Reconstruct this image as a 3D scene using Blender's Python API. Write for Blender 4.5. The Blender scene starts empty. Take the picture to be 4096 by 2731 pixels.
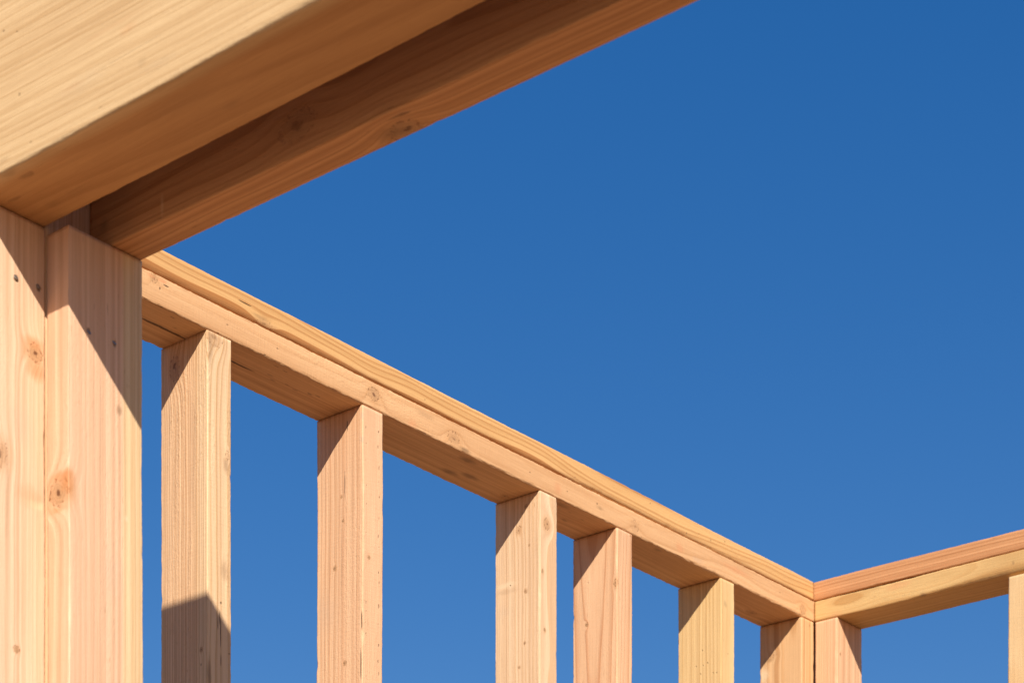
import bpy, math, random
import numpy as np
from mathutils import Vector

# ---------------------------------------------------------------- basics
sc = bpy.context.scene
C = sc.collection
EYE = 1.12                       # camera height above the floor deck (metres)
W = 0.089                        # 2x4 timber width
ZB, ZM, ZT = 1.276 + EYE, 1.3137 + EYE, 1.348 + EYE    # plate levels

# surface features of each timber: (kind, centre in world metres, radii in metres, strength)
MARKS={
 's1':[
  ('knot',(-1.466,0.0613,2.3642),(0.006,0.009,0.017),1),
  ('knot',(-1.466,0.0124,1.9905),(0.00288,0.00288,0.0036),1),
  ('pit',(-1.466,0.0124,1.972),(0.0024,0.0012,0.0024),0.75),
  ('knot',(-1.4538,-0,2.3909),(0.015,0.004,0.013),0.55),
  ('stain',(-1.4615,-0,2.3706),(0.006,0.003,0.02),0.35),
  ('crack',(-1.4426,-0,2.0184),(0.001,0.003,0.026),1),
  ('crack',(-1.4443,-0,2.034),(0.0008,0.003,0.012),1),
  ('crack',(-1.4421,-0,1.98),(0.0008,0.003,0.01),1),
  ('crack',(-1.4473,-0,2.0268),(0.0007,0.003,0.012),1),
  ('stain',(-1.4624,-0,1.9592),(0.003,0.004,0.02),0.8),
  ('pit',(-1.4282,-0,1.9924),(0.0032,0.0016,0.0012),0.75),
  ('stain',(-1.4335,-0,2.2327),(0.004,0.003,0.01),0.6),
  ('stain',(-1.4356,-0,2.0972),(0.006,0.003,0.014),0.5),
  ('pit',(-1.4417,-0,2.0539),(0.0024,0.0016,0.0032),0.75),
  ('knot',(-1.4304,-0,2.2459),(0.004,0.003,0.006),0.5),
 ],
 's2':[
  ('knot',(-1.1791,0.0408,2.2789),(0.00216,0.00216,0.002592),1),
  ('knot',(-1.1791,0.0379,2.2445),(0.00216,0.00216,0.002592),1),
  ('knot',(-1.1791,0.0528,2.1816),(0.00324,0.00324,0.003888),1),
  ('knot',(-1.1791,0.034,2.0467),(0.00288,0.00288,0.003456),1),
  ('crack',(-1.1791,0.0345,2.2946),(0.003,0.0008,0.022),1),
  ('crack',(-1.1791,0.0292,2.373),(0.003,0.001,0.009),1),
  ('crack',(-1.1791,0.0016,2.0988),(0.004,0.0012,0.018),1),
  ('crack',(-1.1791,0.0035,2.0372),(0.004,0.0012,0.028),1),
  ('knot',(-1.1668,-0,2.1886),(0.00252,0.00216,0.00288),1),
  ('pit',(-1.1456,-0,2.3937),(0.00128,0.0016,0.0016),0.21),
  ('pit',(-1.1466,-0,2.3677),(0.00168,0.0016,0.0024),0.54),
  ('pit',(-1.1476,-0,2.3462),(0.00208,0.0016,0.0032),0.36),
  ('pit',(-1.1461,-0,2.3176),(0.00128,0.0016,0.004),0.48),
  ('pit',(-1.1471,-0,2.2978),(0.00168,0.0016,0.0016),0.21),
  ('pit',(-1.1456,-0,2.2771),(0.00208,0.0016,0.0024),0.54),
  ('pit',(-1.1466,-0,2.2477),(0.00128,0.0016,0.0032),0.36),
  ('pit',(-1.1476,-0,2.2227),(0.00168,0.0016,0.004),0.48),
  ('pit',(-1.1461,-0,2.2079),(0.00208,0.0016,0.0016),0.21),
  ('pit',(-1.1471,-0,2.1726),(0.00128,0.0016,0.0024),0.54),
  ('pit',(-1.1456,-0,2.1587),(0.00168,0.0016,0.0032),0.36),
  ('pit',(-1.1466,-0,2.1259),(0.00208,0.0016,0.004),0.48),
  ('pit',(-1.1476,-0,2.101),(0.00128,0.0016,0.0016),0.21),
  ('pit',(-1.1461,-0,2.0722),(0.00168,0.0016,0.0024),0.54),
  ('pit',(-1.1471,-0,2.049),(0.00208,0.0016,0.0032),0.36),
  ('pit',(-1.1456,-0,2.0334),(0.00128,0.0016,0.004),0.48),
  ('pit',(-1.1728,-0,2.3958),(0.00104,0.0016,0.00128),0.24),
  ('pit',(-1.1723,-0,2.366),(0.00104,0.0016,0.0024),0.45),
  ('pit',(-1.1718,-0,2.3437),(0.00104,0.0016,0.00184),0.33),
  ('pit',(-1.1728,-0,2.321),(0.00104,0.0016,0.00128),0.24),
  ('pit',(-1.1723,-0,2.286),(0.00104,0.0016,0.0024),0.45),
  ('pit',(-1.1718,-0,2.2603),(0.00104,0.0016,0.00184),0.33),
  ('pit',(-1.1728,-0,2.2204),(0.00104,0.0016,0.00128),0.24),
  ('pit',(-1.1723,-0,2.125),(0.00104,0.0016,0.0024),0.45),
  ('pit',(-1.1718,-0,2.1131),(0.00104,0.0016,0.00184),0.33),
  ('pit',(-1.1728,-0,2.0973),(0.00104,0.0016,0.00128),0.24),
  ('pit',(-1.1723,-0,2.0819),(0.00104,0.0016,0.0024),0.45),
  ('dirt',(-1.1808,-0,2.3801),(0.004,0.004,0.005),0.35),
  ('dirt',(-1.1791,0.0021,2.3485),(0.004,0.004,0.005),0.3),
  ('dirt',(-1.1791,0.0722,2.1241),(0.004,0.018,0.025),0.14),
 ],
 's3':[
  ('knot',(-0.7716,-0,2.3483),(0.007,0.004,0.009),1),
  ('knot',(-0.7819,-0,2.2739),(0.00252,0.00216,0.0036),1),
  ('knot',(-0.7765,-0,2.1861),(0.00216,0.00216,0.00288),1),
  ('knot',(-0.7883,0.0291,2.2494),(0.00288,0.00288,0.003744),1),
  ('knot',(-0.7883,0.0424,2.3448),(0.005,0.005,0.0065),0.8),
  ('knot',(-0.7883,0.0276,2.3779),(0.00288,0.00288,0.003744),0.8),
  ('knot',(-0.7883,0.0301,2.1699),(0.00216,0.00216,0.002808),1),
  ('knot',(-0.7883,0.0404,2.1349),(0.00216,0.00216,0.002808),1),
  ('knot',(-0.7883,0.0213,2.317),(0.0018,0.0018,0.00234),0.8),
  ('pale',(-0.7883,0.0692,2.2666),(0.004,0.022,0.004),0.8),
  ('pit',(-0.7883,0.0593,2.264),(0.0016,0.002,0.0016),0.75),
  ('stain',(-0.7883,0.0667,2.2565),(0.004,0.025,0.004),0.2),
  ('dirt',(-0.7883,0.0742,2.2254),(0.004,0.014,0.009),0.14),
 ],
 's4':[
  ('knot',(-0.5927,0.0613,2.2542),(0.00288,0.00288,0.0036),1),
  ('knot',(-0.5927,0.0033,2.3084),(0.004,0.004,0.006),1),
  ('pit',(-0.5927,0.0583,2.3206),(0.0016,0.0012,0.0016),0.45),
  ('knot',(-0.5571,-0,2.3933),(0.00216,0.00216,0.00216),0.6),
 ],
 's5':[
  ('pit',(-0.2988,0.0423,2.2409),(0.0016,0.0016,0.002),0.48),
  ('pit',(-0.2988,0.0161,2.2375),(0.0016,0.0016,0.002),0.48),
  ('pit',(-0.2988,0.009,2.237),(0.0016,0.0016,0.002),0.48),
  ('pit',(-0.2988,0.0366,2.2543),(0.0016,0.0016,0.002),0.48),
  ('pit',(-0.2988,0.0505,2.2549),(0.0016,0.0016,0.002),0.48),
  ('pit',(-0.2988,0.0274,2.2567),(0.0016,0.0016,0.002),0.48),
  ('pit',(-0.2988,0.0382,2.2801),(0.0016,0.0016,0.002),0.48),
  ('stain',(-0.2857,-0,2.3542),(0.004,0.003,0.005),0.42),
  ('pit',(-0.2774,-0,2.2718),(0.002,0.0016,0.0016),0.42),
 ],
 's6':[
  ('knot',(-0.0413,0.0605,2.3386),(0.005,0.007,0.005),0.8),
  ('stain',(-0.0413,0.0695,2.3314),(0.004,0.01,0.004),0.5),
  ('pale',(-0.0413,0.0802,2.3064),(0.004,0.01,0.014),0.8),
  ('knot',(-0.0143,-0,2.386),(0.00216,0.00216,0.00288),1),
 ],
 'r1':[
  ('knot',(0.0113,-0.0477,2.3324),(0.00216,0.00216,0.00288),1),
 ],
 'lp':[
  ('knot',(-1.1557,-0,2.416),(0.011,0.004,0.009),1),
  ('knot',(-0.9874,-0,2.4101),(0.012,0.004,0.009),0.8),
  ('knot',(-0.5442,-0,2.4106),(0.012,0.004,0.009),0.5),
  ('knot',(-0.0354,-0,2.4097),(0.01,0.004,0.008),0.8),
  ('knot',(-1.5546,-0,2.4269),(0.005,0.004,0.006),0.8),
  ('red',(-1.5411,-0,2.4279),(0.007,0.003,0.002),0.8),
  ('red',(-1.5595,-0,2.4281),(0.007,0.003,0.002),0.6),
  ('pit',(-1.5452,-0,2.4174),(0.0016,0.0016,0.0024),0.75),
  ('crack',(-1.535,-0,2.4243),(0.007,0.003,0.001),1),
  ('stain',(-0.9636,-0,2.4006),(0.012,0.003,0.003),0.9),
  ('red',(-1.0778,-0,2.4016),(0.009,0.003,0.007),0.5),
  ('stain',(-1.0503,-0,2.423),(0.02,0.003,0.004),0.3),
  ('stain',(-1.2432,-0,2.3832),(0.008,0.003,0.003),0.5),
  ('red',(-0.7457,-0,2.4114),(0.009,0.003,0.008),0.5),
  ('red',(-0.4193,-0,2.412),(0.01,0.003,0.007),0.5),
  ('red',(-0.2521,-0,2.4206),(0.04,0.003,0.005),0.5),
  ('stain',(-1.5205,-0,2.4391),(0.02,0.003,0.004),0.35),
  ('stain',(-1.4786,-0,2.4375),(0.018,0.003,0.004),0.3),
  ('stain',(-0.6379,-0,2.4134),(0.009,0.003,0.003),0.5),
  ('pit',(-0.6444,-0,2.4173),(0.0024,0.0024,0.0016),0.75),
  ('stain',(-0.9122,-0,2.3911),(0.025,0.003,0.003),0.25),
  ('pit',(-1.3647,-0,2.3982),(0.0024,0.0016,0.0012),0.525),
  ('pit',(-1.4313,-0,2.4134),(0.0024,0.0016,0.0012),0.525),
  ('pit',(-1.3419,-0,2.4144),(0.0024,0.0016,0.0012),0.525),
  ('pit',(-1.2041,-0,2.3895),(0.0024,0.0016,0.0012),0.525),
  ('pit',(-0.8127,-0,2.4144),(0.0024,0.0016,0.0012),0.525),
  ('pit',(-0.7208,-0,2.4139),(0.0024,0.0016,0.0012),0.525),
  ('pit',(-0.5038,-0,2.3964),(0.0024,0.0016,0.0012),0.525),
  ('pit',(-0.1134,-0,2.419),(0.0024,0.0016,0.0012),0.525),
  ('crack',(-1.5038,0.0415,2.396),(0.066,0.0032,0.004),1),
  ('crack',(-1.3712,0.0428,2.396),(0.03,0.0022,0.004),1),
  ('pit',(-1.3778,0.0439,2.396),(0.004,0.002,0.0024),0.75),
  ('stain',(-0.9277,0.0612,2.396),(0.016,0.006,0.003),0.8),
  ('stain',(-0.8947,0.0489,2.396),(0.016,0.006,0.003),0.8),
  ('stain',(-0.9425,0.0128,2.396),(0.016,0.006,0.003),0.8),
  ('knot',(-0.115,0.0595,2.396),(0.014,0.008,0.004),0.8),
  ('stain',(-0.7202,0.0128,2.396),(0.018,0.005,0.003),0.5),
  ('stain',(-0.6693,0.0477,2.396),(0.009,0.003,0.003),0.6),
  ('stain',(-1.1758,0.0463,2.396),(0.008,0.012,0.003),0.4),
  ('knot',(-0.8022,0.0577,2.396),(0.009,0.005,0.003),0.7),
  ('stain',(-0.4697,0.0095,2.396),(0.01,0.004,0.003),0.5),
  ('pit',(-1.5362,-0.0452,2.396),(0.0064,0.00096,0.0016),0.6),
  ('pit',(-1.5299,-0.0427,2.396),(0.0064,0.00096,0.0016),0.6),
  ('pit',(-1.5157,0.0102,2.396),(0.0064,0.00096,0.0016),0.6),
  ('pit',(-1.3178,0.0105,2.396),(0.0064,0.00096,0.0016),0.6),
  ('pit',(-1.3226,0.034,2.396),(0.0064,0.00096,0.0016),0.6),
  ('pit',(-1.3099,0.0423,2.396),(0.0064,0.00096,0.0016),0.6),
  ('pit',(-1.2478,0.0334,2.396),(0.0064,0.00096,0.0016),0.6),
  ('pit',(-1.3356,0.0088,2.396),(0.0064,0.00096,0.0016),0.6),
  ('pit',(-1.269,0.0408,2.396),(0.0064,0.00096,0.0016),0.6),
  ('pit',(-1.5446,0.0007,2.396),(0.0064,0.00096,0.0016),0.6),
  ('pit',(-1.4946,0.0291,2.396),(0.0064,0.00096,0.0016),0.6),
  ('pit',(-1.2461,0.0351,2.396),(0.0064,0.00096,0.0016),0.6),
  ('pit',(-1.2357,0.031,2.396),(0.0064,0.00096,0.0016),0.6),
  ('pit',(-0.6876,0.021,2.396),(0.0064,0.00096,0.0016),0.6),
  ('pit',(-0.6506,0.0249,2.396),(0.0064,0.00096,0.0016),0.6),
  ('pit',(-1.2864,0.0377,2.396),(0.0064,0.00096,0.0016),0.6),
  ('dirt',(-1.5039,-0,2.4376),(0.025,0.003,0.004),0.35),
  ('dirt',(-1.4658,-0,2.4343),(0.018,0.003,0.003),0.3),
  ('dirt',(-0.3686,-0,2.4055),(0.015,0.003,0.004),0.25),
 ],
 'up':[
  ('knot',(-1.3651,-0,2.4373),(0.013,0.005,0.006),0.5),
  ('stain',(-1.3737,-0,2.444),(0.014,0.003,0.003),0.5),
  ('crack',(-1.4005,-0,2.4524),(0.014,0.003,0.001),1),
  ('pit',(-0.3294,-0,2.4491),(0.00128,0.0016,0.0032),0.75),
  ('pit',(-0.2873,-0,2.459),(0.00128,0.0016,0.0032),0.75),
  ('pit',(-0.3649,-0,2.4503),(0.00144,0.0016,0.00144),0.75),
  ('pit',(-0.4013,-0,2.4411),(0.00144,0.0016,0.00144),0.75),
  ('pit',(-0.5038,-0,2.4595),(0.00144,0.0016,0.00144),0.75),
  ('pit',(-0.3686,-0,2.4659),(0.0016,0.0016,0.0016),0.45),
  ('stain',(-1.0768,-0,2.4161),(0.018,0.004,0.003),0.4),
  ('pit',(-0.0032,-0,2.4662),(0.0016,0.0016,0.0032),0.75),
  ('pit',(-1.3235,-0,2.4523),(0.0024,0.0016,0.00096),0.45),
  ('pit',(-1.1992,-0,2.4425),(0.0024,0.0016,0.00096),0.45),
  ('pit',(-1.0503,-0,2.4443),(0.0024,0.0016,0.00096),0.45),
  ('pit',(-1.1793,-0,2.4253),(0.0024,0.0016,0.00096),0.45),
  ('pit',(-0.702,-0,2.4409),(0.0024,0.0016,0.00096),0.45),
 ],
 'rl':[
  ('red',(0,-0.1697,2.4251),(0.004,0.024,0.006),0.45),
  ('red',(0,-0.0437,2.3993),(0.004,0.014,0.005),0.4),
  ('stain',(0,-0.2187,2.3979),(0.004,0.006,0.004),0.7),
  ('stain',(0,-0.3893,2.4146),(0.003,0.002,0.003),0.6),
  ('stain',(0,-0.1249,2.4306),(0.004,0.01,0.003),0.35),
 ],
 't1':[
  ('knot',(-1.9901,-0.3223,2.0875),(0.01,0.006,0.009),1.35),
  ('orange',(-1.9873,-0.3223,2.0696),(0.011,0.005,0.009),0.75),
  ('orange',(-1.9935,-0.3223,2.0972),(0.013,0.005,0.006),0.5),
  ('knot',(-2.0327,-0.3223,1.9758),(0.01,0.005,0.013),0.8),
  ('knot',(-2.0123,-0.3223,1.7896),(0.0036,0.00288,0.0036),1),
  ('pale',(-1.9873,-0.3223,1.9381),(0.014,0.004,0.004),0.8),
  ('orange',(-1.9965,-0.3223,1.9443),(0.014,0.004,0.01),0.35),
  ('stain',(-2.0237,-0.3223,1.9349),(0.003,0.004,0.06),0.25),
  ('pit',(-2.0138,-0.3223,2.1533),(0.0036,0.0016,0.0048),0.75),
  ('pit',(-1.9861,-0.3223,2.1543),(0.0032,0.0016,0.0048),0.75),
  ('dirt',(-2.0057,-0.3223,2.0117),(0.012,0.004,0.02),0.15),
 ],
 't2':[
  ('knot',(-1.9763,-0.3419,1.949),(0.008,0.015,0.012),1.3),
  ('orange',(-1.9763,-0.3542,1.9597),(0.007,0.008,0.01),0.9),
  ('orange',(-1.9763,-0.3588,1.9499),(0.006,0.005,0.009),0.6),
  ('orange',(-1.9763,-0.3434,1.9649),(0.005,0.013,0.005),0.7),
  ('orange',(-1.9763,-0.3396,1.9325),(0.005,0.012,0.003),0.5),
  ('stain',(-1.9127,-0.3567,2.0473),(0.0035,0.004,0.005),0.7),
  ('pale',(-1.903,-0.3567,1.9411),(0.002,0.003,0.003),0.8),
  ('pit',(-1.9517,-0.3567,2.1144),(0.0032,0.0016,0.004),0.75),
  ('pit',(-1.9185,-0.3567,2.1127),(0.0032,0.0016,0.0048),0.75),
  ('dirt',(-1.9208,-0.3567,1.8794),(0.014,0.004,0.022),0.12),
 ],
 'h2':[
  ('knot',(-1.8892,-0.7265,2.21),(0.013,0.017,0.012),1.35),
  ('stain',(-1.8943,-0.7109,2.2065),(0.009,0.016,0.009),0.6),
  ('crack',(-1.9107,-0.7382,2.21),(0.003,0.018,0.003),0.6),
  ('knot',(-1.9209,-0.619,2.238),(0.008,0.022,0.014),0.6),
  ('pale',(-1.9209,-0.4319,2.226),(0.003,0.002,0.01),0.5),
  ('stain',(-1.9209,-0.3445,2.2337),(0.003,0.006,0.006),0.5),
 ],
 'h1':[
  ('stain',(-2.0673,-0.5701,2.2475),(0.003,0.006,0.004),0.2),
  ('pit',(-2.0673,-0.3963,2.2825),(0.0024,0.0024,0.0024),0.4),
  ('pit',(-2.0673,-0.3725,2.3512),(0.0024,0.0024,0.0024),0.4),
  ('pit',(-2.0673,-0.3926,2.3425),(0.0016,0.0024,0.0016),0.4),
  ('orange',(-2.0673,-0.5516,2.2846),(0.003,0.009,0.004),0.24),
  ('orange',(-2.0673,-0.5276,2.295),(0.003,0.04,0.002),0.14),
  ('orange',(-2.0673,-0.475,2.2614),(0.003,0.012,0.003),0.16),
  ('stain',(-2.0673,-0.3718,2.2283),(0.003,0.009,0.003),0.28),
  ('pit',(-2.0673,-0.4131,2.2315),(0.0024,0.0024,0.0016),0.28),
  ('pit',(-2.0673,-0.5138,2.2279),(0.0024,0.0032,0.0016),0.24),
  ('crack',(-2.0673,-0.5482,2.2624),(0.003,0.06,0.0009),0.18),
  ('crack',(-2.049,-0.3866,2.2173),(0.004,0.014,0.003),0.36),
  ('stain',(-2.0625,-0.375,2.2173),(0.004,0.01,0.003),0.32),
  ('crack',(-2.03,-0.3422,2.2173),(0.003,0.012,0.003),0.28),
  ('stain',(-2.0075,-0.6207,2.2173),(0.004,0.012,0.004),0.24),
  ('stain',(-2.0003,-0.3638,2.2173),(0.005,0.01,0.003),0.28),
  ('stain',(-2.001,-0.3969,2.2173),(0.005,0.025,0.003),0.2),
  ('stain',(-2.0393,-0.5833,2.2173),(0.012,0.05,0.004),0.12),
  ('dirt',(-2.0673,-0.4892,2.2596),(0.003,0.03,0.009),0.08),
  ('dirt',(-2.0673,-0.5951,2.2382),(0.003,0.02,0.005),0.08),
 ],
}

# ---------------------------------------------------------------- node helper
class NT:
    def __init__(s, tree): s.t = tree; s.n = tree.nodes; s.l = tree.links
    def node(s, typ, **kw):
        nd = s.n.new(typ)
        for k, v in kw.items(): setattr(nd, k, v)
        return nd
    def put(s, sock, v):
        if isinstance(v, bpy.types.NodeSocket): s.l.new(v, sock)
        elif isinstance(v, (tuple, list)) and len(v) == 3 and sock.type == 'RGBA': sock.default_value = (*v, 1)
        else: sock.default_value = v
    def m(s, op, a, b=None, c=None, clamp=False):
        nd = s.node('ShaderNodeMath', operation=op, use_clamp=clamp)
        for i, v in enumerate((a, b, c)):
            if v is not None: s.put(nd.inputs[i], v)
        return nd.outputs[0]
    def v(s, op, a, b=None, scale=None):
        nd = s.node('ShaderNodeVectorMath', operation=op)
        s.put(nd.inputs[0], a)
        if b is not None: s.put(nd.inputs[1], b)
        if scale is not None: s.put(nd.inputs['Scale'], scale)
        return nd.outputs['Value'] if op in ('LENGTH', 'DOT_PRODUCT') else nd.outputs['Vector']
    def smooth(s, x, a, b, o0=0., o1=1.):
        nd = s.node('ShaderNodeMapRange', interpolation_type='SMOOTHSTEP')
        s.put(nd.inputs['Value'], x)
        s.put(nd.inputs['From Min'], a); s.put(nd.inputs['From Max'], b)
        s.put(nd.inputs['To Min'], o0); s.put(nd.inputs['To Max'], o1)
        return nd.outputs['Result']
    def mix(s, f, a, b, mode='MIX'):
        nd = s.node('ShaderNodeMix', data_type='RGBA', blend_type=mode)
        s.put(nd.inputs['Factor'], f); s.put(nd.inputs[6], a); s.put(nd.inputs[7], b)
        return nd.outputs[2]
    def noise(s, vec, scale=1., detail=2., rough=.5, color=False, dim='3D'):
        nd = s.node('ShaderNodeTexNoise', noise_dimensions=dim)
        if dim == '1D': s.put(nd.inputs['W'], vec)
        else: s.put(nd.inputs['Vector'], vec)
        nd.inputs['Scale'].default_value = scale; nd.inputs['Detail'].default_value = detail
        nd.inputs['Roughness'].default_value = rough
        return nd.outputs['Color' if color else 'Fac']

# ---------------------------------------------------------------- timber material
DEF = dict(early=(.66, .42, .235), late=(.47, .235, .10), pith=(.10, .06), spacing=.0032, taper=0.0, wob=.004, wobL=1.6,
           ring=.75, heart=None, fibre=.16, flecks=.5, saw=.25, rough=.5, blotch=.12, knotc=(.40, .22, .105), bump=1.0, band=.5)
STAIN = dict(stain=(.20, .11, .05), pit=(.10, .05, .022), crack=(.07, .03, .012), red=(.62, .25, .11), orange=(.54, .215, .075), pale=(.78, .58, .36), dirt=(.34, .30, .25))
def timber_material(name, axis, centre, marks, seed, **kw):
    o = dict(DEF); o.update(kw)
    rnd = random.Random(seed)
    mat = bpy.data.materials.new(name); mat.use_nodes = True
    g = NT(mat.node_tree); g.n.clear()
    out = g.node('ShaderNodeOutputMaterial'); bs = g.node('ShaderNodeBsdfPrincipled')
    g.l.new(bs.outputs[0], out.inputs[0])
    P = g.node('ShaderNodeTexCoord').outputs['Object']
    sp = g.node('ShaderNodeSeparateXYZ'); g.l.new(P, sp.inputs[0])
    X, Y, Z = sp.outputs
    L, A, B = {'x': (X, Y, Z), 'y': (Y, Z, X), 'z': (Z, X, Y)}[axis]
    off = (rnd.uniform(-50, 50), rnd.uniform(-50, 50), rnd.uniform(-50, 50))
    def stretched(sl, sc_):
        c = g.node('ShaderNodeCombineXYZ')
        g.put(c.inputs[0], g.m('MULTIPLY_ADD', L, sl, off[0]))
        g.put(c.inputs[1], g.m('MULTIPLY_ADD', A, sc_, off[1]))
        g.put(c.inputs[2], g.m('MULTIPLY_ADD', B, sc_, off[2]))
        return c.outputs[0]
    # growth rings round a pith line that wanders along the timber
    wv = g.noise(stretched(o['wobL'], 5.), 1., 2., .5, color=True)
    ws = g.node('ShaderNodeSeparateColor'); g.l.new(wv, ws.inputs[0])
    qa = g.m('ADD', g.m('SUBTRACT', A, o['pith'][0]), g.m('MULTIPLY', g.m('SUBTRACT', ws.outputs[0], .5), o['wob'] * 4))
    qb = g.m('ADD', g.m('SUBTRACT', B, o['pith'][1]), g.m('MULTIPLY', g.m('SUBTRACT', ws.outputs[1], .5), o['wob'] * 4))
    r = g.m('SQRT', g.m('ADD', g.m('MULTIPLY', qa, qa), g.m('MULTIPLY', qb, qb)))
    r = g.m('ADD', r, g.m('MULTIPLY', L, o['taper']))
    fine = g.noise(stretched(7., 60.), 1., 2., .5)
    r = g.m('ADD', r, g.m('MULTIPLY', g.m('SUBTRACT', fine, .5), .0022))
    def dist(vec, c, rad, warp=None):
        dv = g.v('MULTIPLY', g.v('SUBTRACT', vec, tuple(c[i] - centre[i] for i in range(3))), tuple(1. / q for q in rad))
        if warp is not None: dv = g.v('ADD', dv, warp)
        return g.v('LENGTH', dv)
    def after(vec, val):        # evaluated one after the other: keeps the shader's memory small
        return g.v('ADD', vec, g.v('SCALE', (1., 1., 1.), scale=g.m('MULTIPLY', val, 1e-7)))
    Pc = P
    for kind, c, rad, st in marks:
        if kind == 'knot':     # grain flows round the knot
            d0 = dist(Pc, c, rad)
            r = g.m('ADD', r, g.m('MULTIPLY', g.m('EXPONENT', g.m('MULTIPLY', g.m('MULTIPLY', d0, d0), -.28)), min(.010, max(rad) * .7) * st))
            Pc = after(P, r)
    ph = g.m('DIVIDE', r, o['spacing'])
    ph = g.m('ADD', ph, g.m('MULTIPLY', g.noise(g.m('MULTIPLY', r, 90.), 1., 1., .5, dim='1D'), 1.6))
    fr = g.m('FRACT', ph)
    wht = g.node('ShaderNodeTexWhiteNoise', noise_dimensions='1D'); g.put(wht.inputs['W'], g.m('FLOOR', ph))
    lw = g.m('MULTIPLY', g.smooth(fr, .42, .88), g.m('SUBTRACT', 1., g.smooth(fr, .93, 1.)))
    lw = g.m('MULTIPLY', lw, g.m('MULTIPLY_ADD', wht.outputs['Value'], .6, .4))
    early, late = o['early'], o['late']
    if o['heart']:
        which, lo, hi, he, hl = o['heart']
        src = {'r': r, 'A': A, 'B': B}[which]
        src = g.m('ADD', src, g.m('MULTIPLY', g.m('SUBTRACT', fine, .5), .006))
        hf = g.smooth(src, lo, hi)
        early = g.mix(hf, he, early); late = g.mix(hf, hl, late)
    col = g.mix(g.m('MULTIPLY', lw, o['ring']), early, late)
    # wide tonal bands, fibre streaks, blotches
    bandn = g.noise(g.m('MULTIPLY', r, 160.), 1., 2., .5, dim='1D')
    bl = g.noise(stretched(3., 26.), 1., 3., .55)
    fib = g.noise(stretched(9., 420.), 1., 3., .6)
    fib2 = g.noise(stretched(45., 900.), 1., 2., .6)
    val = g.m('ADD', 1., g.m('MULTIPLY', g.m('SUBTRACT', bandn, .5), o['band']))
    val = g.m('ADD', val, g.m('MULTIPLY', g.m('SUBTRACT', fib, .5), o['fibre'] * 1.8))
    val = g.m('ADD', val, g.m('MULTIPLY', g.m('SUBTRACT', fib2, .5), o['fibre']))
    val = g.m('ADD', val, g.m('MULTIPLY', g.m('SUBTRACT', bl, .5), o['blotch'] * 2.5))
    vc = g.node('ShaderNodeCombineColor')
    g.put(vc.inputs[0], g.m('POWER', val, .75)); g.put(vc.inputs[1], val); g.put(vc.inputs[2], g.m('POWER', val, 1.25))
    col = g.mix(1., col, vc.outputs[0], 'MULTIPLY')
    # resin flecks: short dark dashes along the grain
    fl = g.smooth(g.noise(stretched(55., 520.), 1., 1., .5), .70, .80)
    fl = g.m('MULTIPLY', fl, g.smooth(bl, .42, .62))
    col = g.mix(g.m('MULTIPLY', fl, o['flecks']), col, (.30, .14, .055))
    height = g.m('ADD', g.m('MULTIPLY', lw, .35), g.m('MULTIPLY', fib, .55))
    height = g.m('ADD', height, g.m('MULTIPLY', fib2, .45))
    # cross-cut planer / saw chatter
    sawn = g.noise(stretched(420., 60.), 1., 2., .6)
    height = g.m('ADD', height, g.m('MULTIPLY', sawn, o['saw']))
    rg = g.noise(stretched(160., 320.), 1., 3., .65)
    sk = g.m('MULTIPLY', g.smooth(rg, .60, .74), g.smooth(bl, .44, .60))
    col = g.mix(g.m('MULTIPLY', sk, min(.5, .34 * o['rough'])), col, (.42, .215, .08))
    height = g.m('ADD', height, g.m('MULTIPLY', g.m('MULTIPLY', rg, g.smooth(bl, .45, .65)), o['rough'] * 1.6))
    wn = g.v('SCALE', g.v('SUBTRACT', g.noise(stretched(60., 100.), 1., 2., .55, color=True), (.5, .5, .5)), scale=1.1)
    Pc = after(P, height)
    for kind, c, rad, st in marks:
        d = dist(Pc, c, rad, wn)
        if kind == 'knot':
            # warm halo, body with rings, dark rim and eye
            d0 = dist(Pc, c, rad)
            big = max(rad) > .0055
            brk = g.noise(g.v('ADD', Pc, (c[2] * 3., c[0] * 5., st)), 260. if big else 500., 2., .6)
            col = g.mix(g.smooth(d0, 2.2 if big else 1.8, .8, 0., (.40 if big else .34) * st), col, (.55, .285, .12))
            body = g.smooth(d, 1.15, .62)
            rings = g.m('MULTIPLY_ADD', g.m('SINE', g.m('MULTIPLY', d, 24.)), .13, .97)
            kc = g.node('ShaderNodeCombineColor')
            for i in range(3): g.put(kc.inputs[i], g.m('MULTIPLY', rings, o['knotc'][i] * (1.15 if big else .9)))
            col = g.mix(g.m('MULTIPLY', body, (.56 if big else .7) * st), col, kc.outputs[0])
            rim = g.m('MULTIPLY', g.smooth(d, .72, .98), g.smooth(d, 1.22, 1.0))
            rim = g.m('MULTIPLY', rim, g.smooth(brk, .46, .64))          # bark ring broken into arcs
            col = g.mix(g.m('MULTIPLY', rim, .62 * st), col, (.25, .11, .045))
            eye = g.smooth(g.m('ADD', d, g.m('MULTIPLY', g.m('SUBTRACT', brk, .5), .5)), .42, .10, 0., .8 * st)
            col = g.mix(eye, col, (.16, .065, .028))
            height = g.m('SUBTRACT', height, g.m('MULTIPLY', rim, .8))
            Pc = after(P, height)
        else:
            if kind in ('pit', 'crack'): f = g.smooth(d, 1.0, .45, 0., st * .85)
            else: f = g.smooth(d, 1.6, .2, 0., st * .8)
            col = g.mix(f, col, STAIN[kind])
            if kind in ('pit', 'crack'): height = g.m('SUBTRACT', height, g.m('MULTIPLY', f, 2.5))
            Pc = after(P, f)
    g.put(bs.inputs['Base Color'], col)
    bs.inputs['Roughness'].default_value = .62
    bs.inputs['Specular IOR Level'].default_value = .28
    bp = g.node('ShaderNodeBump'); bp.inputs['Strength'].default_value = .75 * o['bump']; bp.inputs['Distance'].default_value = .0007
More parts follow.
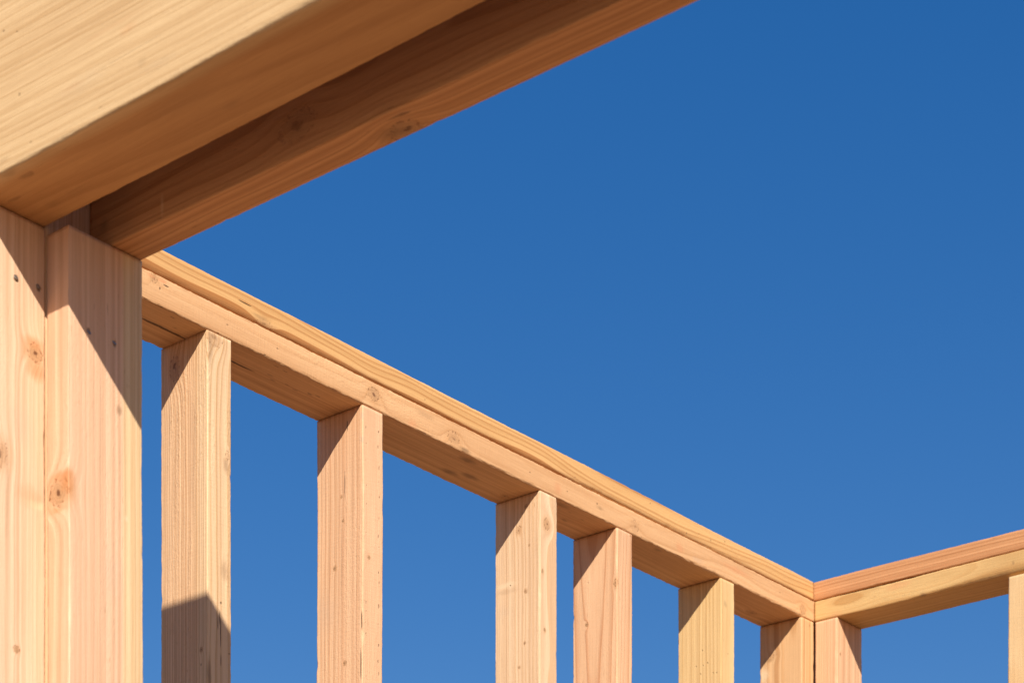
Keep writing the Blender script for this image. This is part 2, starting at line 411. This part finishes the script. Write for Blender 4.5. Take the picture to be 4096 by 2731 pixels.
    g.put(bp.inputs['Height'], height); g.put(bs.inputs['Normal'], bp.outputs[0])
    return mat

# ---------------------------------------------------------------- timber mesh
def smooth_noise(rs, n, step):
    k = max(4, int(n / step) + 4)
    pts = rs.uniform(-1, 1, k)
    t = np.linspace(0, k - 1.001, n); i = t.astype(int); f = t - i; f = f * f * (3 - 2 * f)
    return pts[i] * (1 - f) + pts[np.minimum(i + 1, k - 1)] * f

def timber(name, lo, hi, axis, parent, seed, radii=(.003,) * 4, wane=None, fuzz=.00016, bow=.0008, seg=.004, span=None, label=None, shift=None, **mk):
    """A sawn timber filling the box lo..hi (metres). Its four long arrises are rounded by an uneven radius."""
    lo, hi = np.array(lo, float), np.array(hi, float)
    cen = (lo + hi) / 2; size = hi - lo
    perm = {'x': (0, 1, 2), 'y': (1, 2, 0), 'z': (2, 0, 1)}[axis]
    Ln, a, b = size[perm[0]], size[perm[1]] / 2, size[perm[2]] / 2
    rs = np.random.RandomState(seed)
    # stations along the timber: dense over the stretch `span` (world), coarse elsewhere
    s0, s1 = (lo[perm[0]], hi[perm[0]]) if span is None else (max(span[0], lo[perm[0]]), min(span[1], hi[perm[0]]))
    st = [np.linspace(s0, s1, int((s1 - s0) / seg) + 2)]
    if s0 - lo[perm[0]] > .01: st.insert(0, np.linspace(lo[perm[0]], s0, int((s0 - lo[perm[0]]) / .05) + 2)[:-1])
    if hi[perm[0]] - s1 > .01: st.append(np.linspace(s1, hi[perm[0]], int((hi[perm[0]] - s1) / .05) + 2)[1:])
    tw = np.concatenate(st); n = len(tw); t = tw - cen[perm[0]]
    # corner order: (-a,-b) (+a,-b) (+a,+b) (-a,+b)
    cs = ((-1, -1), (1, -1), (1, 1), (-1, 1))
    NA = 6; NF = 4
    cols = []
    for ci in range(4):
        sa, sb = cs[ci]
        r = np.full(n, radii[ci])
        r = r * (1 + .30 * smooth_noise(rs, n, 60) + .05 * smooth_noise(rs, n, 11))
        for _ in range(int(Ln / .55)):           # nicks in the arris
            c0 = rs.randint(0, n); hw = rs.uniform(.7, 2.6)
            r = r + rs.uniform(.0005, .0021) * np.exp(-((np.arange(n) - c0) / hw) ** 2)
        if wane and ci in wane: r = np.maximum(r, wane[ci](tw))
        r = np.clip(r, .0004, min(a, b) * .9)
        a0 = {0: math.pi, 1: 1.5 * math.pi, 2: 0, 3: .5 * math.pi}[ci]
        ca, cb = sa * (a - r), sb * (b - r)
        def pad(k):         # keeps the faces flat next to the rounded arris
            ang = a0 if k == 0 else a0 + math.pi / 2
            u, v = round(math.cos(ang)), round(math.sin(ang))
            w_, q_ = (-v, u) if k == 1 else (v, -u)
            return u, v, w_, q_
        u, v, w_, q_ = pad(0)
        cols.append((ca + r * u + w_ * .0012, cb + r * v + q_ * .0012, None))
        for j in range(NA):
            ang = a0 + (math.pi / 2) * j / (NA - 1)
            cols.append((ca + r * math.cos(ang), cb + r * math.sin(ang), (math.cos(ang), math.sin(ang), j)))
        u, v, w_, q_ = pad(1)
        cols.append((ca + r * u + w_ * .0012, cb + r * v + q_ * .0012, None))
        # face points to the next corner are plain linear, filled below
        cols.append('face')
    ring = []
    for i, c_ in enumerate(cols):
        if c_ == 'face':
            p0 = cols[i - 1]; p1 = cols[(i + 1) % len(cols)]
            for k in range(1, NF):
                f = k / NF
                ring.append((p0[0] * (1 - f) + p1[0] * f, p0[1] * (1 - f) + p1[1] * f, None))
        else: ring.append(c_)
    m = len(ring)
    V = np.zeros((n, m, 3))
    for j, (pa, pb, arc) in enumerate(ring):
        V[:, j, 1] = pa; V[:, j, 2] = pb
        V[:, j, 0] = t
        if arc is not None and 0 < arc[2] < NA - 1:
            nz = rs.uniform(-1, 1, n) * fuzz + smooth_noise(rs, n, 3) * fuzz * 1.3
            V[:, j, 1] += arc[0] * nz; V[:, j, 2] += arc[1] * nz
    inner = np.minimum(1, np.minimum(tw - tw[0], tw[-1] - tw) / .1)
    V[:, :, 1] += (bow * inner * smooth_noise(rs, n, n / 3.))[:, None]
    V[:, :, 2] += (bow * inner * smooth_noise(rs, n, n / 3.))[:, None]
    if shift is not None:                        # slight crookedness: (d cross a, d cross b) per metre of length
        V[:, :, 1] += (t * shift[0])[:, None]; V[:, :, 2] += (t * shift[1])[:, None]
    out = np.zeros_like(V)
    for k in range(3): out[:, :, perm[k]] = V[:, :, k]
    faces = []
    for i in range(n - 1):
        for j in range(m):
            j2 = (j + 1) % m
            faces.append((i * m + j, i * m + j2, (i + 1) * m + j2, (i + 1) * m + j))
    faces.append(tuple(range(m - 1, -1, -1))); faces.append(tuple((n - 1) * m + j for j in range(m)))
    me = bpy.data.meshes.new(name)
    me.from_pydata(out.reshape(-1, 3).tolist(), [], faces)
    me.polygons.foreach_set('use_smooth', [True] * (len(faces) - 2) + [False] * 2)
    me.update()
    key = mk.pop('key', None)
    me.materials.append(timber_material(name + '_wood', axis, tuple(cen), MARKS.get(key, ()), seed, **mk))
    ob = bpy.data.objects.new(name, me); C.objects.link(ob)
    ob.parent = parent
    ob.location = Vector(cen) - parent.location
    if label: ob['label'] = label
    return ob

def thing(name, loc, label, cat):
    e = bpy.data.objects.new(name, None); e.location = loc; e.empty_display_size = .2
    C.objects.link(e); e['label'] = label; e['category'] = cat; e['kind'] = 'thing'
    return e

# colours (linear reflectance of fresh Douglas fir, hem-fir and spruce)
PEACH = dict(early=(.69, .435, .245), late=(.52, .26, .115))
CREAM = dict(early=(.71, .475, .285), late=(.56, .315, .15))
PINK = dict(early=(.69, .415, .235), late=(.53, .25, .12))
ORANGE = dict(early=(.57, .275, .12), late=(.41, .155, .055))

# ---------------------------------------------------------------- the long stud wall
wall = thing('stud_wall', (-1.2, .0445, 0), 'long stud wall of close-set studs running from the door posts to the far corner', 'stud wall')
timber('top_plate', (-2.5, .0003, ZB), (W - .001, W, ZM - .0004), 'x', wall, 11, radii=(.0032, .003, .002, .0016), fuzz=.0004, key='lp', span=(-1.75, .02),
       label='pinkish lower plate with round knots, resting on the studs',
       early=(.65, .37, .178), late=(.51, .245, .095), pith=(.09, .035), spacing=.005, ring=.45, saw=.55, rough=.8, flecks=.35, wob=.006, fibre=.2, blotch=.2)
timber('cap_plate', (-2.5, -.0005, ZM + .0004), (-.0015, W, ZT), 'x', wall, 23, radii=(.0068, .003, .003, .0022), key='up', span=(-1.75, 0),
       label='yellow upper plate with long dark grain lines',
       pith=(.10, -.085), spacing=.0062, ring=1., wob=.008, wobL=2.2, saw=.2, flecks=.3, band=.25, heart=('B', -.018, -.006, (.60, .33, .14), (.42, .18, .06)), early=(.655, .37, .145), late=(.39, .15, .038))
SU = [(-1.466, .0413), (-1.1791, .0408), (-.78825, .0412), (-.59273, .0405), (-.29885, .0405), (-.04126, .0402)]
SPEC = [
    dict(label='rough pale stud next to the door posts, shaded below by the header', pith=(.12, .25), spacing=.0038, ring=1., wob=.0012, rough=1.6, saw=.5, heart=('B', -.036, -.012, (.72, .485, .28), (.57, .34, .16)), **PEACH),
    dict(label='pinkish stud with a row of dark dents down its edge', pith=(.0, -.2), spacing=.0088, ring=.75, wob=.002, rough=.9, saw=.5, **PINK),
    dict(label='cream stud with a dark-ringed knot high on its narrow face', pith=(.03, .18), spacing=.0075, ring=.75, wob=.003, **CREAM),
    dict(label='pink stud with a long pointed grain arch on its wide face', pith=(-.065, .004), spacing=.008, ring=.85, taper=-.032, wob=.003, **PINK),
    dict(label='yellowish cream stud, last before the corner stud', pith=(.035, .075), spacing=.0062, ring=.75, wob=.003, early=(.68, .45, .21), late=(.53, .30, .105)),
    dict(label='corner stud at the far end of the long wall', pith=(-.10, -.03), spacing=.011, ring=.75, early=(.66, .395, .195), late=(.51, .25, .095)),
]
for i, ((u, tk), d) in enumerate(zip(SU, SPEC)):
    timber('stud', (u, 0.0, .04), (u + tk, W - .0006, ZB - .0008), 'z', wall, 40 + i * 3, radii=(.0018, .0018, .003, .0014), fuzz=.00018, key='s%d' % (i + 1), span=(1.75, 2.4), **d)
timber('stud', (-1.89, 0.0, .04), (-1.85, W - .0006, ZB - .0008), 'z', wall, 77, span=(2.2, 2.4), **PEACH)
timber('stud', (.0485, .0003, .04), (W - .0008, W - .0006, ZB - .0008), 'z', wall, 79, seg=.02, span=(2.0, 2.4), **PEACH)
timber('bottom_plate', (-2.5, 0, .001), (W, W, .0392), 'x', wall, 78, seg=.03, **PEACH)

# ---------------------------------------------------------------- the right-hand stud wall
right = thing('stud_wall', (.0445, -1.2, 0), 'short stud wall past the corner, orange plate over a yellow wavy-edged plate', 'stud wall')
wn_ = lambda t: np.interp(-t, [0, .10, .19, .24, .29, .36, .6, 2.5], [.002, .0025, .0035, .0065, .0095, .012, .011, .010])
timber('top_plate', (.0003, -2.6, ZB), (W, -.0005, ZM - .0006), 'y', right, 103, radii=(.003, .002, .002, .003), wane={0: wn_}, key='rl', span=(-.7, 0),
       label='yellow lower plate with bark-edge waviness along its underside',
       pith=(.012, -.07), spacing=.007, ring=.7, wob=.011, wobL=3.2, early=(.61, .38, .155), late=(.47, .23, .07))
timber('cap_plate', (0, -2.6, ZM + .0006), (W, W, ZT - .0003), 'y', right, 105, radii=(.0032, .002, .002, .003), span=(-.7, 0),
       label='orange-brown upper plate', pith=(-.10, -.06), spacing=.0055, ring=.7, wob=.004, fibre=.24, **ORANGE)
timber('stud', (0.0002, -.0477, .04), (W - .0005, -.0016, ZB - .0008), 'z', right, 121, key='r1', span=(1.95, 2.4), label='pink corner stud of the right-hand wall',
       pith=(-.08, .12), spacing=.0042, ring=.6, **PINK)
timber('stud', (0.0002, -.421, .04), (W - .0005, -.3800, ZB - .0036), 'z', right, 126, span=(1.95, 2.4), label='pale stud at the right-hand end of the view',
       pith=(-.2, .02), spacing=.005, ring=.65, saw=.5, early=(.70, .475, .245), late=(.55, .32, .135))
timber('bottom_plate', (0, -2.6, .001), (W, -.0005, .0392), 'y', right, 129, seg=.03, **PEACH)

# ---------------------------------------------------------------- nearest framed doorway: thick header on a wide post
Z1 = 1.0973 + EYE
front = thing('door_frame', (-2.022, -.40, 0), 'door frame with a deep sunlit header beam on a creamy knotted post', 'door frame')
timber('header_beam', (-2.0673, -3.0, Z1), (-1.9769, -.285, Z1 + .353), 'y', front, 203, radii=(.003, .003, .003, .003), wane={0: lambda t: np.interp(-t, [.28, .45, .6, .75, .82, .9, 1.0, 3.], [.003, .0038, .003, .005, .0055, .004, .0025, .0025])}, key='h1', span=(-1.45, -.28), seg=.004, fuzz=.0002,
       label='deep pale header beam, lit front and shaded underside', pith=(.03, -.06), spacing=.0085, ring=.5, taper=.022, wob=.009, wobL=1.2, band=.16, bump=.65, fibre=.22, saw=.5, blotch=.16, flecks=.3, heart=('B', -.040, -.026, (.64, .425, .215), (.47, .265, .105)), early=(.545, .29, .115), late=(.40, .19, .065))  # tone split: underside's shade put into the colour, sunlit front kept paler
t1 = timber('trimmer_stud', (-2.0673, -.3223, .04), (-1.9772, -.2853, Z1 - .0012), 'z', front, 207, key='t1', span=(1.7, 2.23), fibre=.13, label='creamy post under the front header with an orange-stained knot',
       pith=(.16, .05), spacing=.0068, ring=.5, wob=.003, early=(.72, .485, .315), late=(.58, .34, .185))
timber('king_stud', (-2.0673, -.2848, .04), (-1.9772, -.2470, Z1 + .353), 'z', front, 209, seg=.02, **PEACH)
timber('trimmer_stud', (-2.0673, -3.0, .04), (-1.9772, -2.962, Z1 - .0012), 'z', front, 211, seg=.03, **PEACH)

# ---------------------------------------------------------------- second framed doorway just behind it: thin header on a pink post
Z2 = 1.0903 + EYE
second = thing('door_frame', (-1.926, -.40, 0), 'door frame of a thin shaded header on a pink post, behind the deep sunlit header', 'door frame')
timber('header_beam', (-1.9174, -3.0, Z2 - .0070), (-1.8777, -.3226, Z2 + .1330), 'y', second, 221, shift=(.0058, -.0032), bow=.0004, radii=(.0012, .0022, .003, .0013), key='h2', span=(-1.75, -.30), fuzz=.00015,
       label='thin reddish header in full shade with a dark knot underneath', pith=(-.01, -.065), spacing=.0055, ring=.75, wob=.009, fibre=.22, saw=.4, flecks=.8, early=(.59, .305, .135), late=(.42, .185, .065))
t2 = timber('trimmer_stud', (-1.9763, -.3567, .04), (-1.8812, -.3224, Z2 - .001), 'z', second, 226, radii=(.0009, .002, .003, .002), fibre=.15, key='t2', span=(1.7, 2.23),
       label='pink post with a yellow strip of sapwood along its far edge', pith=(-.2, .06), spacing=.0082, ring=.48, wob=.002,
       heart=('A', .018, .025, (.70, .435, .27), (.56, .295, .16)), early=(.70, .485, .27), late=(.58, .36, .17))
timber('king_stud', (-1.9763, -.3218, .04), (-1.8812, -.2840, Z2 + .19), 'z', second, 231, span=(2.1, 2.4), label='king stud, only a strip showing above the pink post', **PEACH)
timber('trimmer_stud', (-1.9712, -3.0, .04), (-1.8812, -2.965, Z2 - .0175), 'z', second, 233, seg=.03, **PEACH)

# nails driven slantwise into the two near posts
steel = bpy.data.materials.new('nail_steel'); steel.use_nodes = True
g = NT(steel.node_tree); b_ = steel.node_tree.nodes['Principled BSDF']
b_.inputs['Metallic'].default_value = .9
g.put(b_.inputs['Base Color'], g.mix(g.noise(g.node('ShaderNodeTexCoord').outputs['Object'], 900., 2.), (.25, .24, .23), (.5, .48, .46)))
b_.inputs['Roughness'].default_value = .45
def nail(post, x, z, face_y, tilt):
    """Nail head sunk at a slant into the face at y = face_y of a post, half proud of it."""
    import bmesh
    bm = bmesh.new()
    bmesh.ops.create_cone(bm, cap_ends=True, segments=18, radius1=.0027, radius2=.0029, depth=.0012)
    bmesh.ops.bevel(bm, geom=[e for e in bm.edges if len(e.link_faces) == 2 and e.calc_face_angle() > .8], offset=.0004, segments=2, affect='EDGES')
    r = bmesh.ops.create_cone(bm, cap_ends=True, segments=12, radius1=.0017, radius2=.0017, depth=.03)
    bmesh.ops.translate(bm, verts=r['verts'], vec=(0, 0, -.0157))
    me = bpy.data.meshes.new('nail'); bm.to_mesh(me); bm.free(); me.materials.append(steel)
    ob = bpy.data.objects.new('nail', me); C.objects.link(ob)
    ob.parent = post
    wl = post.parent.location + post.location
    ob.location = Vector((x, face_y - .0003, z)) - wl
    ob.rotation_euler = (math.radians(90 - tilt), 0, math.radians(8))
    return ob
nail(t1, -2.0138, 1.0339 + EYE, -.3223, 24); nail(t1, -1.9862, 1.0350 + EYE, -.3223, 20)
nail(t2, -1.9514, .9927 + EYE, -.3567, 22); nail(t2, -1.9189, .9936 + EYE, -.3567, 26)

# ---------------------------------------------------------------- floor deck and bare ground
def slab(name, lo, hi, build):
    import bmesh
    bm = bmesh.new()
    r = bmesh.ops.create_cube(bm, size=1.)
    for v in r['verts']:
        v.co = Vector([lo[i] if v.co[i] < 0 else hi[i] for i in range(3)])
    me = bpy.data.meshes.new(name); bm.to_mesh(me); bm.free()
    ob = bpy.data.objects.new(name, me); C.objects.link(ob); ob['kind'] = 'structure'
    mat = bpy.data.materials.new(name + '_surface'); mat.use_nodes = True
    g = NT(mat.node_tree); b = mat.node_tree.nodes['Principled BSDF']; b.inputs['Roughness'].default_value = .8
    g.put(b.inputs['Base Color'], build(g, g.node('ShaderNodeTexCoord').outputs['Object'])); me.materials.append(mat)
    return ob
def deck_col(g, P):           # oriented strand board
    vor = g.node('ShaderNodeTexVoronoi'); vor.inputs['Scale'].default_value = 28
    g.put(vor.inputs['Vector'], g.v('MULTIPLY', P, (1, .35, 1)))
    c = g.mix(g.noise(vor.outputs['Color'], 3., 2.), (.30, .15, .055), (.42, .225, .09))
    return g.mix(g.noise(P, 2.2, 4.), c, (.36, .18, .065))
def dirt_col(g, P):
    return g.mix(g.noise(P, .8, 6., .6), (.20, .11, .055), (.30, .175, .092))
slab('floor', (-2.1, -5.5, -.02), (W, W, 0), deck_col)
def bounce_slab_col(g, P):
    return g.mix(g.noise(P, 140., 2.), (.15, .082, .042), (.22, .125, .066))
slab('bounce_slab', (-12., -7., -.30), (-2.12, 1.5, -.025), bounce_slab_col)  # unseen slab added to tone the light bounced onto header and studs
me = bpy.data.meshes.new('ground')
N = 40; R0 = 600.
gx = [math.copysign(R0 * abs(q) ** 2.4, q) for q in np.linspace(-1, 1, N)]
rg_ = random.Random(4)
me.from_pydata([(x, y, -.32 + rg_.uniform(-.02, .02)) for y in gx for x in gx], [], [(j * N + i, j * N + i + 1, (j + 1) * N + i + 1, (j + 1) * N + i) for j in range(N - 1) for i in range(N - 1)])
ob = bpy.data.objects.new('ground', me); C.objects.link(ob); ob['kind'] = 'structure'
mat = bpy.data.materials.new('ground_dirt'); mat.use_nodes = True
g = NT(mat.node_tree); b_ = mat.node_tree.nodes['Principled BSDF']; b_.inputs['Roughness'].default_value = .9
g.put(b_.inputs['Base Color'], dirt_col(g, g.node('ShaderNodeTexCoord').outputs['Object'])); me.materials.append(mat)

# ---------------------------------------------------------------- sun and sky
D = Vector((1.007, 1.088, -1.0)).normalized()        # direction the sunlight travels
sun = bpy.data.lights.new('sun', 'SUN'); sun.energy = 4.6; sun.angle = math.radians(.55); sun.color = (1, .93, .82)
so = bpy.data.objects.new('sun', sun); C.objects.link(so); so.rotation_euler = D.to_track_quat('-Z', 'Y').to_euler(); so.location = (-6, -6, 6)
w = bpy.data.worlds.new('World'); sc.world = w; w.use_nodes = True
g = NT(w.node_tree); bg = w.node_tree.nodes['Background']
sky = g.node('ShaderNodeTexSky', sky_type='NISHITA', sun_disc=False)
sky.sun_elevation = math.asin(-D.z); sky.sun_rotation = math.atan2(-D.x, -D.y)
sky.altitude = 300; sky.air_density = 1.0; sky.dust_density = .3; sky.ozone_density = 3.0
hs = g.node('ShaderNodeHueSaturation'); hs.inputs['Hue'].default_value = .516; hs.inputs['Saturation'].default_value = 1.83; hs.inputs['Value'].default_value = 1.0
gm = g.node('ShaderNodeGamma'); gm.inputs['Gamma'].default_value = .6; g.put(gm.inputs['Color'], sky.outputs[0])
g.put(hs.inputs['Color'], gm.outputs[0]); g.put(bg.inputs['Color'], hs.outputs[0]); bg.inputs['Strength'].default_value = .135

# ---------------------------------------------------------------- camera
F, YH, TH = 8600.62, 5323.6, .68839
cam = bpy.data.cameras.new('camera'); co = bpy.data.objects.new('camera', cam); C.objects.link(co); sc.camera = co
co.location = (-3.33397, -2.0389, EYE)
co.rotation_euler = Vector((math.cos(TH), math.sin(TH), 0)).to_track_quat('-Z', 'Y').to_euler()
cam.sensor_width = 36; cam.lens = F / 4096 * 36; cam.shift_y = (YH - 1365.5) / 4096
cam.clip_start = .05; cam.clip_end = 3000
cam.dof.use_dof = True; cam.dof.focus_distance = 2.85; cam.dof.aperture_fstop = 13.0

sc.view_settings.view_transform = 'Standard'; sc.view_settings.look = 'None'
sc.view_settings.exposure = .52; sc.view_settings.gamma = 1
